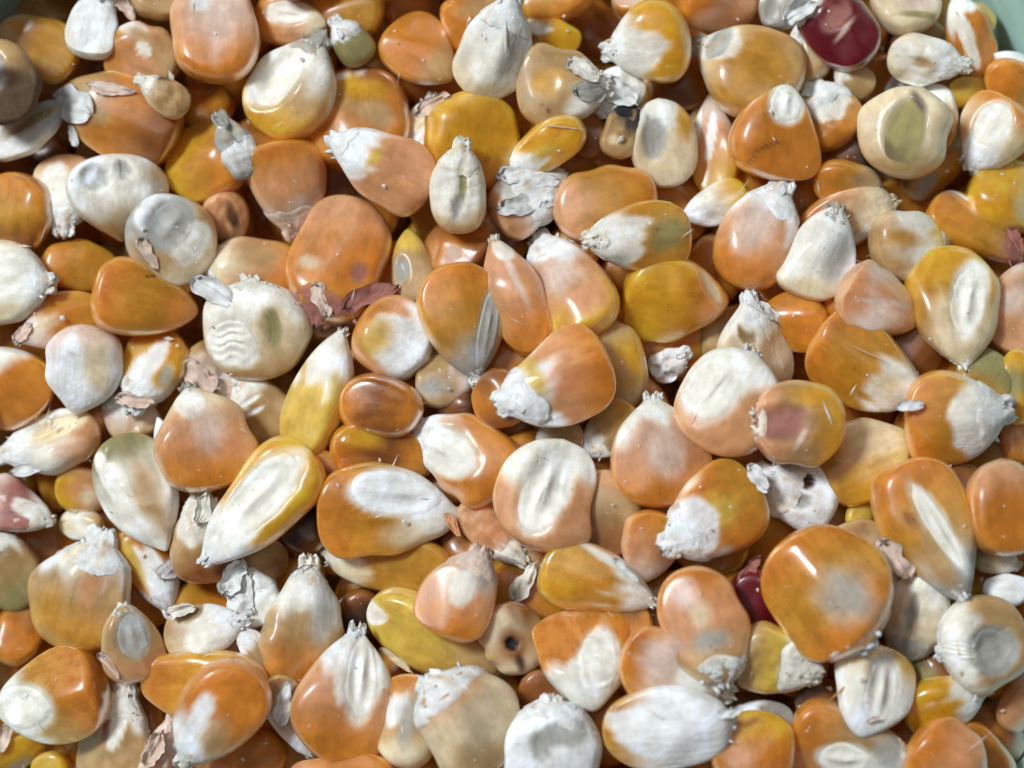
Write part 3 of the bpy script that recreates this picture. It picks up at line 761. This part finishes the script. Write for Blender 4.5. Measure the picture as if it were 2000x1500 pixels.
60 1510 140 1495 66 1.6 o YLY - | | | small lemon yellow kernel cut by the bottom edge near the left corner
405 1545 545 1440 105 1.2 o OOP - | | | orange brown kernel cut by the bottom edge, left of the white grooved peak
602 1478 532 1322 80 2 w TSW W2 | | wr=4 | jagged white kernel fragment left of the white grooved peak
560 1520 770 1510 90 2 o OOP - | | | peach kernel cut by the bottom edge under the white grooved peak
980 1322 722 1180 128 2 o LLT - | p 740 1190 30 24 I 0 | gl=2 tf=.8 | large smooth mustard yellow kernel at lower centre
935 1072 862 1242 138 3 w OPS S3 | p 895 1150 40 30 I 0; p 950 1120 40 24 G 0 | | peach kernel with a grey white flaky top, at lower centre
1022 1100 905 980 80 2 w PPI I3 |  | wr=3 | pinkish cream shard shaped kernel below the centre
1030 1315 975 1180 124 2.4 o BTC - | p 975 1225 40 40 C 0; p 994 1258 34 26 B 0; h 994 1254 15 13 K 12; p 1010 1290 20 10 D 0 | wr=2 | cream brown kernel with a dark round worm hole
1280 1170 1058 1102 120 3 w YAI W1 | k 1200 1090 90 8 I 0 -30 | tf=.75 gl=2 | shiny amber kernel with a cream upper edge and pointed right tip
1165 1388 1125 1190 174 3 w OOI - | gr 1168 1300 78 42 I 4 85; p 1120 1340 40 30 I 0 | tf=.66 gl=2 | bright orange kernel with a finely ribbed grey face
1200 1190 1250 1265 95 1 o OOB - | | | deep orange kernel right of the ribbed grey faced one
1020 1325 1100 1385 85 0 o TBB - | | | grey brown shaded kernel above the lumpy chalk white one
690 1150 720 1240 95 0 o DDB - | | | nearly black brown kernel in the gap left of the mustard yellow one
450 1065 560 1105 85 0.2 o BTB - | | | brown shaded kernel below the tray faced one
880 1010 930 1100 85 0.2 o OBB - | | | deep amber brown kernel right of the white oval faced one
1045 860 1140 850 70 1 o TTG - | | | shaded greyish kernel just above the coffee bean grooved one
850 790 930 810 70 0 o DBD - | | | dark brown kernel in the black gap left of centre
"""

# ------------------------------------------------------------------ heap simulation: every kernel is laid on those below
GS = 5.0                          # grid step, photo pixels
X0, Y0, X1, Y1 = -460, -520, 2320, 2200
gx = np.arange(X0, X1, GS); gy = np.arange(Y0, Y1, GS)
H = np.full((len(gy), len(gx)), -200.0)
GX, GY = np.meshgrid(gx, gy)
BCX, BCY, BR = 957.0, 738.0, 1258.0


def settle(k, cx, cy, ax, ay, soft=.62, tilt_max=.28, topq=.985, zmin=-1e9):
    """cx, cy in photo px (y down); (ax, ay) unit axis in world sense (y up). returns z, tilt slopes"""
    global H
    R = k.L * .5 + 8
    i0, i1 = int((cx - R - X0) / GS), int((cx + R - X0) / GS) + 2
    j0, j1 = int((cy - R - Y0) / GS), int((cy + R - Y0) / GS) + 2
    i0, j0 = max(i0, 0), max(j0, 0)
    sx = GX[j0:j1, i0:i1] - cx
    sy = -(GY[j0:j1, i0:i1] - cy)
    ly = sx * ax + sy * ay
    lx = sx * ay - sy * ax
    t = ly / k.L + .5
    ok = (t > .01) & (t < .99)
    w = k.w(np.clip(t, .01, .99)) * k.W / 2
    xr = np.abs(lx - k.xc(np.clip(t, 0, 1))) / np.maximum(w, 1)
    ok &= xr < .98
    if ok.sum() < 4:
        return 0, 0, 0
    h = (k.th(np.clip(t, .01, .99)) * k.T / 2 * np.clip(1 - np.clip(xr, 0, 1) ** 2.1, 0, 1) ** .40)[ok]
    Hs = H[j0:j1, i0:i1][ok]
    px, py = sx[ok], sy[ok]
    M = np.stack([px, py, np.ones_like(px)], 1)
    c, *_ = np.linalg.lstsq(M, Hs, rcond=None)
    g = np.array([c[0], c[1]]) * .75
    m = np.linalg.norm(g)
    if m > tilt_max:
        g *= tilt_max / m
    plane = px * g[0] + py * g[1]
    inner = xr[ok] < .8
    z1 = np.quantile((Hs - (plane - h))[inner], soft)
    z2 = np.quantile((Hs - (plane + h))[inner], topq) + 2
    z = max(z1, z2, zmin)
    Hn = H[j0:j1, i0:i1]
    Hn[ok] = np.maximum(Hs, z + plane + h)
    return z, g[0], g[1]


def world_xy(px, py, z):
    f = (CAM - z) / CAM
    return (px - 1000) * S * f, (750 - py) * S * f, f


# fill: the heap below and beyond the traced kernels
frng = np.random.default_rng(5)
FC = [('O', 'O', 'A'), ('O', 'O', 'P'), ('O', 'A', 'T'), ('A', 'O', 'A'), ('B', 'O', 'O'), ('A', 'A', 'T')]
fill = []


def fill_one(cx, cy, big=1.0, tm=.35):
    L = frng.uniform(165, 215) * big
    W = frng.uniform(115, 150) * big
    k = Kernel(L, W, 'dwor'[frng.integers(4)], FC[frng.integers(len(FC))], {}, int(frng.integers(1e9)))
    a = frng.uniform(0, 2 * np.pi)
    z, g0, g1 = settle(k, cx, cy, math.cos(a), math.sin(a), .6, tm)
    fill.append((k, cx, cy, math.cos(a), math.sin(a), z, g0, g1))


for lay in range(2):
    st = (118, 146)[lay]
    r = 0
    y = BCY - BR + 50
    while y < BCY + BR - 40:
        x = BCX - BR + 40 + (r % 2) * st / 2 + lay * 40
        while x < BCX + BR - 40:
            jx, jy = x + frng.uniform(-18, 18), y + frng.uniform(-18, 18)
            if math.hypot(jx - BCX, jy - BCY) < BR - 50:
                fill_one(jx, jy)
            x += st
        y += st * .87
        r += 1

# traced kernels, lowest layer first
rows = []
for n, line in enumerate(TABLE.strip().split('\n')):
    a, pt, op, label = [s.strip() for s in line.split('|')]
    f = a.split()
    tx, ty, cx, cy, W, lay = map(float, f[:6])
    rows.append(dict(n=n, tip=(tx, ty), crown=(cx, cy), W=W, lay=lay, shape=f[6], cols=f[7], cap=f[8], pt=pt, op=op, label=label))
IN = (GX > 100) & (GX < 1900) & (GY > 100) & (GY < 1400)
rows.sort(key=lambda r: (r['lay'], r['n']))
for r in rows:
    (tx, ty), (cx, cy) = r['tip'], r['crown']
    L = math.hypot(tx - cx, ty - cy)
    ax, ay = (tx - cx) / L, -(ty - cy) / L
    r['opts'] = dict(q.split('=', 1) for q in r['op'].split()) if r['op'] else {}
    k = Kernel(L, r['W'], r['shape'], r['cols'], r['opts'], 1000 + r['n'])
    mx, my = (tx + cx) / 2, (ty + cy) / 2

    def loc(px, py, mx=mx, my=my, ax=ax, ay=ay):
        sx, sy = px - mx, -(py - my)
        return sx * ay - sy * ax, sx * ax + sy * ay
    yaw = math.atan2(ay, ax) - math.pi / 2
    for p in [q.strip() for q in r['pt'].split(';') if q.strip()]:
        g = p.split()
        lx, ly = loc(float(g[1]), float(g[2]))
        rl, rw = float(g[3]), float(g[4])
        ang = math.pi / 2 if len(g) < 8 else math.radians(float(g[7])) - yaw
        k.patches.append((g[0], lx, ly, rl, rw, g[5], float(g[6]), ang))
    z, g0, g1 = settle(k, mx, my, ax, ay, .6 if r['lay'] < 1 else .74, .24 if r['lay'] >= 3 else .36, .985,
                       float(np.median(H[IN])) - 45 if r['lay'] >= 1 else -1e9)
    r.update(k=k, z=z, g=(g0, g1), m=(mx, my), ax=(ax, ay), yaw=yaw, loc=loc)

inside = (GX > 0) & (GX < 2000) & (GY > 0) & (GY < 1500)
ZREF = float(np.median(H[inside]))
# heap beyond the frame, up to the bowl wall
FC = FC[:4] + [('O', 'A', 'I'), ('Y', 'A', 'C'), ('P', 'C', 'I'), ('O', 'P', 'W'), ('C', 'I', 'W'), ('A', 'T', 'I'), ('W', 'I', 'W'), ('O', 'S', 'I')]
cand = []
for _ in range(14000):
    x = frng.uniform(X0 + 150, X1 - 150); y = frng.uniform(Y0 + 150, Y1 - 150)
    d = math.hypot(x - BCX, y - BCY)
    if d > BR - 66 or (-95 < x < 2095 and -95 < y < 1595):
        continue
    i, j = int((x - X0) / GS), int((y - Y0) / GS)
    lim = ZREF - 95 - max(0, d - (BR - 250)) * .25
    if np.quantile(H[max(j - 12, 0):j + 13, max(i - 12, 0):i + 13], .8) < lim:
        fill_one(x, y, 1.0, .25)


def pose(m, ax, z, g, roll=0, pitch=0):
    zz = (z - ZREF) * S
    X, Y, f = world_xy(m[0], m[1], zz)
    yaw = math.atan2(ax[1], ax[0]) - math.pi / 2
    tilt = Vector((g[1], -g[0], 0))
    an = math.atan(math.hypot(*g))
    Rt = Matrix.Rotation(an, 4, tilt.normalized()) if an > 1e-4 else Matrix.Identity(4)
    Rl = Matrix.Rotation(math.radians(roll), 4, 'Y') @ Matrix.Rotation(math.radians(pitch), 4, 'X')
    return Matrix.Translation((X, Y, zz)) @ Rt @ Matrix.Rotation(yaw, 4, 'Z') @ Rl, f


# the hidden remainder of the heap: one object
Vs, Is, Ts, Cs, Ks = [], [], [], [], []
off = 0
for k, cx, cy, ax, ay, z, g0, g1 in fill:
    M, f = pose((cx, cy), (ax, ay), z, (g0, g1))
    V, (idx, tot), col, ch = k.body(16, 20)
    V = V * S * f
    Mn = np.array(M)
    V = V @ Mn[:3, :3].T + Mn[:3, 3]
    Vs.append(V); Is.append(idx + off); Ts.append(tot); Cs.append(col); Ks.append(ch)
    off += len(V)
heap = make_mesh('kernel_heap', np.concatenate(Vs), (np.concatenate(Is).astype(np.int32), np.concatenate(Ts).astype(np.int32)),
                 SKIN[1], None, np.concatenate(Cs), np.concatenate(Ks))
heap['kind'] = 'stuff'
heap['label'] = 'mass of loose dried corn kernels filling the bowl beneath the top ones'
heap['category'] = 'corn kernels'

GROUP = 'loose dried corn kernels heaped in the bowl'
for r in rows:
    k = r['k']; o = r['opts']
    rg = np.random.default_rng(r['n'] + 77)
    M, f = pose(r['m'], r['ax'], r['z'], r['g'], float(o.get('roll', rg.uniform(-11, 11))), float(o.get('pitch', rg.uniform(-8, 8))))
    sc = S * f
    hi = r['lay'] >= 1
    V, F, col, ch = k.body(64 if hi else 36, 60 if hi else 36)
    germs = [p for p in k.patches if p[0][0] == 'g']
    shreds = o.get('sh')
    solo = not germs and r['cap'] == '-' and not shreds
    if solo:
        root = make_mesh('corn_kernel', V * sc, F, SKIN[k.gl], None, col, ch)
    else:
        root = bpy.data.objects.new('corn_kernel', None)
        root.empty_display_size = .003
        link(root)
        make_mesh('kernel_body', V * sc, F, SKIN[k.gl], root, col, ch)
    root.matrix_world = M
    root['label'] = r['label']
    root['category'] = 'corn kernel'
    root['group'] = GROUP
    for p in germs:
        gV, gF, gc, gk = k.germ(p)
        make_mesh('germ_face', gV * sc, gF, GERM, root, gc, gk)
    if r['cap'] != '-':
        cV, cF, cc, ck = k.cap(r['cap'][0], int(r['cap'][1]))
        make_mesh('tip_cap', cV * sc, cF, CAPM, root, cc, ck)
    pieces = []
    for s_ in (shreds.split('/') if shreds else []):
        a = s_.split(',')
        px, py, fl, fw, ang = map(float, a[:5])
        pieces.append((*r['loc'](px, py), fl, fw, math.radians(ang) - r['yaw'] - math.pi / 2, a[5]))
    if r['cap'] != '-' and r['cap'][0] in 'WISG' and r['lay'] >= 1 and int(r['cap'][1]) >= 4:
        for _ in range(1):     # torn papery skin around the tip
            ly = k.L * rg.uniform(.26, .44)
            lx = float(k.xc(ly / k.L + .5)) + rg.uniform(-.55, .55) * float(k.w(ly / k.L + .5)) * k.W / 2
            pieces.append((lx, ly, k.L * rg.uniform(.16, .30), k.W * rg.uniform(.12, .26), rg.uniform(-.7, .7), r['cap'][0]))
    if pieces:
        for q, (lx, ly, fl, fw, la, fc_) in enumerate(pieces):
            ca, sa = math.cos(la), math.sin(la)

            def zf(x, y, ca=ca, sa=sa, lx=lx, ly=ly):
                X = lx + x * ca - y * sa; Y = ly + x * sa + y * ca
                t = np.clip(Y / k.L + .5, .02, .98)
                w = k.w(t) * k.W / 2 * .9
                return k.top(k.xc(t) + np.clip(X - k.xc(t), -w, w), (t - .5) * k.L, True)
            fV, fF, fc, fk = flake_mesh(fl, fw, fc_, r['n'] * 10 + q, zf, lift=4)
            R = np.array([[ca, -sa, 0], [sa, ca, 0], [0, 0, 1]])
            fV = fV @ R.T + np.array([lx, ly, 0])
            make_mesh('husk_shred', fV * sc, fF, HUSK, root, fc, fk)

# ------------------------------------------------------------------ loose husk flakes
FLAKES = [
    (244, 12, 60, 34, -50, 'S', 'pinkish white papery flake beside the white kernel at the top left'),
    (418, 568, 92, 50, -35, 'W', 'white papery flake lying left of the ribbed cream kernel'),
    (214, 1302, 62, 20, -50, 'S', 'small pinkish white sliver below the large brownish amber kernel'),
    (1028, 1138, 80, 44, 55, 'I', 'cream white flake left of the shiny pointed amber kernel'),
    (1222, 1112, 60, 16, -40, 'W', 'thin white splinter touching the tip of the shiny pointed amber kernel'),
    (775, 1290, 70, 16, -38, 'C', 'narrow speckled chaff strip below the smooth mustard yellow kernel'),
    (8, 1440, 60, 30, 70, 'S', 'pale lilac flake cut by the left edge near the bottom corner'),
    (1465, 1110, 60, 26, 50, 'N', 'small pinkish brown chaff scrap left of the biggest round orange kernel'),
    (885, 1025, 50, 22, -60, 'P', 'peach coloured chaff scrap right of the white oval faced kernel'),
    (60, 915, 70, 24, 10, 'W', 'ragged white shred under the white boat shaped kernel at the left edge'),
    (262, 782, 66, 40, -15, 'S', 'crumpled pinkish flake just under the white streaked orange peaked kernel'),
    (398, 992, 64, 40, 70, 'I', 'torn ivory flake left of the tray faced orange kernel'),
    (455, 1128, 74, 44, 65, 'W', 'large jagged white husk piece standing at the lower left'),
    (588, 1118, 46, 26, 40, 'W', 'frayed white bit at the tip of the brown orange grey flanked kernel'),
    (352, 1192, 54, 30, 10, 'I', 'pale husk bit above the ivory crescent shaped kernel'),
    (556, 1372, 84, 36, 75, 'W', 'upright torn white flake left of the white grooved peak'),
    (300, 1462, 70, 40, 60, 'S', 'crumpled lilac white flake among the kernels at the bottom left'),
    (1480, 935, 60, 34, -50, 'W', 'chalky white husk bit on the rough crater shaped fragment'),
    (1560, 22, 70, 44, 30, 'W', 'frayed white husk lying on the dark maroon kernel'),
    (1776, 792, 50, 22, 5, 'W', 'frayed white bit at the lower right tip of the large amber orange kernel'),
    (1745, 1090, 90, 48, -55, 'S', 'broad lilac white husk beside the biggest round orange kernel'),
    (1215, 178, 72, 52, -40, 'W', 'fluffy white husk between the window marked tan kernel and the black mouldy one'),
    (1425, 1392, 50, 22, 20, 'W', 'small white splinter right of the big pearly white kernel'),
    (842, 205, 70, 34, 25, 'S', 'knobbly pinkish white husk left of the shiny amber yellow kernel'),
    (388, 738, 80, 48, -30, 'S', 'flaky pinkish husk above the rounded peach orange kernel'),
    (1985, 470, 56, 26, -60, 'N', 'reddish dry shred at the right edge below the shiny bright yellow kernel'),
    (1705, 1405, 26, 8, 20, 'S', 'tiny lilac chip beside the leaf shaped cream kernel'),
]
for n, (px, py, fl, fw, ang, ck_, lab) in enumerate(FLAKES):
    i, j = int((px - X0) / GS), int((py - Y0) / GS)
    z = float(np.quantile(H[j - 4:j + 5, i - 4:i + 5], .8)) + 5
    V, F, c, k_ = flake_mesh(fl, fw, ck_, 500 + n)
    a = math.radians(ang)
    M, f = pose((px, py), (math.cos(a), math.sin(a)), z, (0, 0), 0, 0)
    ob = make_mesh('husk_flake', V * S * f, F, HUSK, None, c, k_)
    ob.matrix_world = M
    ob['label'] = lab
    ob['category'] = 'husk flake'
    ob['group'] = 'loose papery chaff among the kernels'

# crumbs and dust of chaff caught all over the heap: beyond counting, one object
crng = np.random.default_rng(21)
Vs, Is, Ts, Cs = [], [], [], []
off = 0
for n in range(750):
    px, py = crng.uniform(-60, 2060), crng.uniform(-60, 1560)
    if math.hypot(px - BCX, py - BCY) > BR - 60:
        continue
    i, j = int((px - X0) / GS), int((py - Y0) / GS)
    z = float(H[j - 1:j + 2, i - 1:i + 2].mean())
    s_ = crng.choice([1.5, 2.5, 4.5], p=[.6, .3, .1]) * crng.uniform(.7, 1.4)
    el = crng.uniform(1, 1.8) if crng.random() < .75 else crng.uniform(4, 9)
    an = crng.uniform(0, np.pi)
    P_ = crng.normal(size=(8, 3)); P_ /= np.linalg.norm(P_, axis=1)[:, None]
    base = np.array([[1, 0, 0], [-1, 0, 0], [0, 1, 0], [0, -1, 0], [0, 0, 1], [0, 0, -1.]]) * crng.uniform(.6, 1.2, size=(6, 1)) + .2 * P_[:6]
    base[:, 0] *= s_ * el; base[:, 1] *= s_ / max(1, el * .3); base[:, 2] *= s_ * .4
    ca, sa = math.cos(an), math.sin(an)
    b = base @ np.array([[ca, sa, 0], [-sa, ca, 0], [0, 0, 1]])
    zz = (z - ZREF + s_ * .45) * S
    X, Y, f = world_xy(px, py, zz)
    Vs.append(b * S * f + np.array([X, Y, zz]))
    F = np.array([(0, 2, 4), (2, 1, 4), (1, 3, 4), (3, 0, 4), (2, 0, 5), (1, 2, 5), (3, 1, 5), (0, 3, 5)])
    Is.append(F.ravel() + off); Ts.append(np.full(8, 3)); off += 6
    Cs.append(np.tile(LIN['WWISCTI'[crng.integers(7)]] * crng.uniform(.9, 1), (6, 1)))
dust = make_mesh('chaff_dust', np.concatenate(Vs), (np.concatenate(Is).astype(np.int32), np.concatenate(Ts).astype(np.int32)),
                 HUSK, None, np.concatenate(Cs), np.full(off, .8))
for p in dust.data.polygons:
    p.use_smooth = False
dust['kind'] = 'stuff'
dust['label'] = 'fine pale chaff dust and crumbs scattered over the corn kernels'
dust['category'] = 'chaff dust'

# ------------------------------------------------------------------ bowl and the table under it
floor_z = (-200 - ZREF) * S - .0006
m, N, Lk, P = new_mat('pale_green_plastic')
P.inputs['Base Color'].default_value = (.20, .42, .36, 1)
P.inputs['Roughness'].default_value = .38
nz = N.new('ShaderNodeTexNoise'); nz.inputs['Scale'].default_value = 260; nz.inputs['Detail'].default_value = 6
tc = N.new('ShaderNodeTexCoord'); Lk.new(tc.outputs['Object'], nz.inputs['Vector'])
cr = N.new('ShaderNodeValToRGB')
cr.color_ramp.elements[0].position = .3; cr.color_ramp.elements[0].color = (.30, .50, .44, 1)
cr.color_ramp.elements[1].position = .7; cr.color_ramp.elements[1].color = (.38, .58, .52, 1)
Lk.new(nz.outputs['Fac'], cr.inputs['Fac']); Lk.new(cr.outputs['Color'], P.inputs['Base Color'])
rr = N.new('ShaderNodeMapRange'); rr.inputs['To Min'].default_value = .28; rr.inputs['To Max'].default_value = .5
Lk.new(nz.outputs['Fac'], rr.inputs['Value']); Lk.new(rr.outputs['Result'], P.inputs['Roughness'])
r0 = BR * S
bx, by = (BCX - 1000) * S, (750 - BCY) * S
pro = [(0, floor_z), (r0 * .6, floor_z), (r0 * .86, floor_z + .0012), (r0 * .95, floor_z + .005), (r0 * .985, floor_z + .010),
       (r0 * 1.02, .003), (r0 * 1.10, .0055), (r0 * 1.17, .0075), (r0 * 1.19, .0088), (r0 * 1.22, .0092), (r0 * 1.235, .0082),
       (r0 * 1.235, .0068), (r0 * 1.21, .0062), (r0 * 1.13, .0035), (r0 * 1.05, 0), (r0 * 1.015, floor_z + .008),
       (r0 * .98, floor_z + .001), (r0 * .88, floor_z - .0025), (r0 * .6, floor_z - .003), (0, floor_z - .003)]
ns = 128
pa = np.array(pro[1:-1])
th = np.arange(ns) / ns * 2 * np.pi
V = np.stack([np.outer(pa[:, 0], np.cos(th)), np.outer(pa[:, 0], np.sin(th)), np.outer(pa[:, 1], np.ones(ns))], -1).reshape(-1, 3)
V = np.concatenate([V, [[0, 0, pro[0][1]], [0, 0, pro[-1][1]]]])
bowl = make_mesh('bowl', V, tube_faces(len(pa), ns), m)
bowl.location = (bx, by, 0)
bowl['label'] = 'pale green plastic bowl holding the corn, its wall showing at the top right corner'
bowl['category'] = 'bowl'

m, N, Lk, P = new_mat('table_surface')
nz = N.new('ShaderNodeTexNoise'); nz.inputs['Scale'].default_value = 30; nz.inputs['Detail'].default_value = 8
tc = N.new('ShaderNodeTexCoord'); Lk.new(tc.outputs['Object'], nz.inputs['Vector'])
cr = N.new('ShaderNodeValToRGB')
cr.color_ramp.elements[0].color = (.10, .09, .08, 1); cr.color_ramp.elements[1].color = (.17, .155, .14, 1)
Lk.new(nz.outputs['Fac'], cr.inputs['Fac']); Lk.new(cr.outputs['Color'], P.inputs['Base Color'])
P.inputs['Roughness'].default_value = .5
zt = floor_z - .0031
V = np.array([[-.5, -.5, zt], [.5, -.5, zt], [.5, .5, zt], [-.5, .5, zt], [-.5, -.5, zt - .02], [.5, -.5, zt - .02], [.5, .5, zt - .02], [-.5, .5, zt - .02]])
tb = make_mesh('table_top', V, [(0, 1, 2, 3), (7, 6, 5, 4), (0, 4, 5, 1), (1, 5, 6, 2), (2, 6, 7, 3), (3, 7, 4, 0)], m)
for p in tb.data.polygons:
    p.use_smooth = False
tb['kind'] = 'structure'
print('fill', len(fill), 'traced', len(rows), 'ZREF', ZREF, 'Hmax', float(H[inside].max() - ZREF))
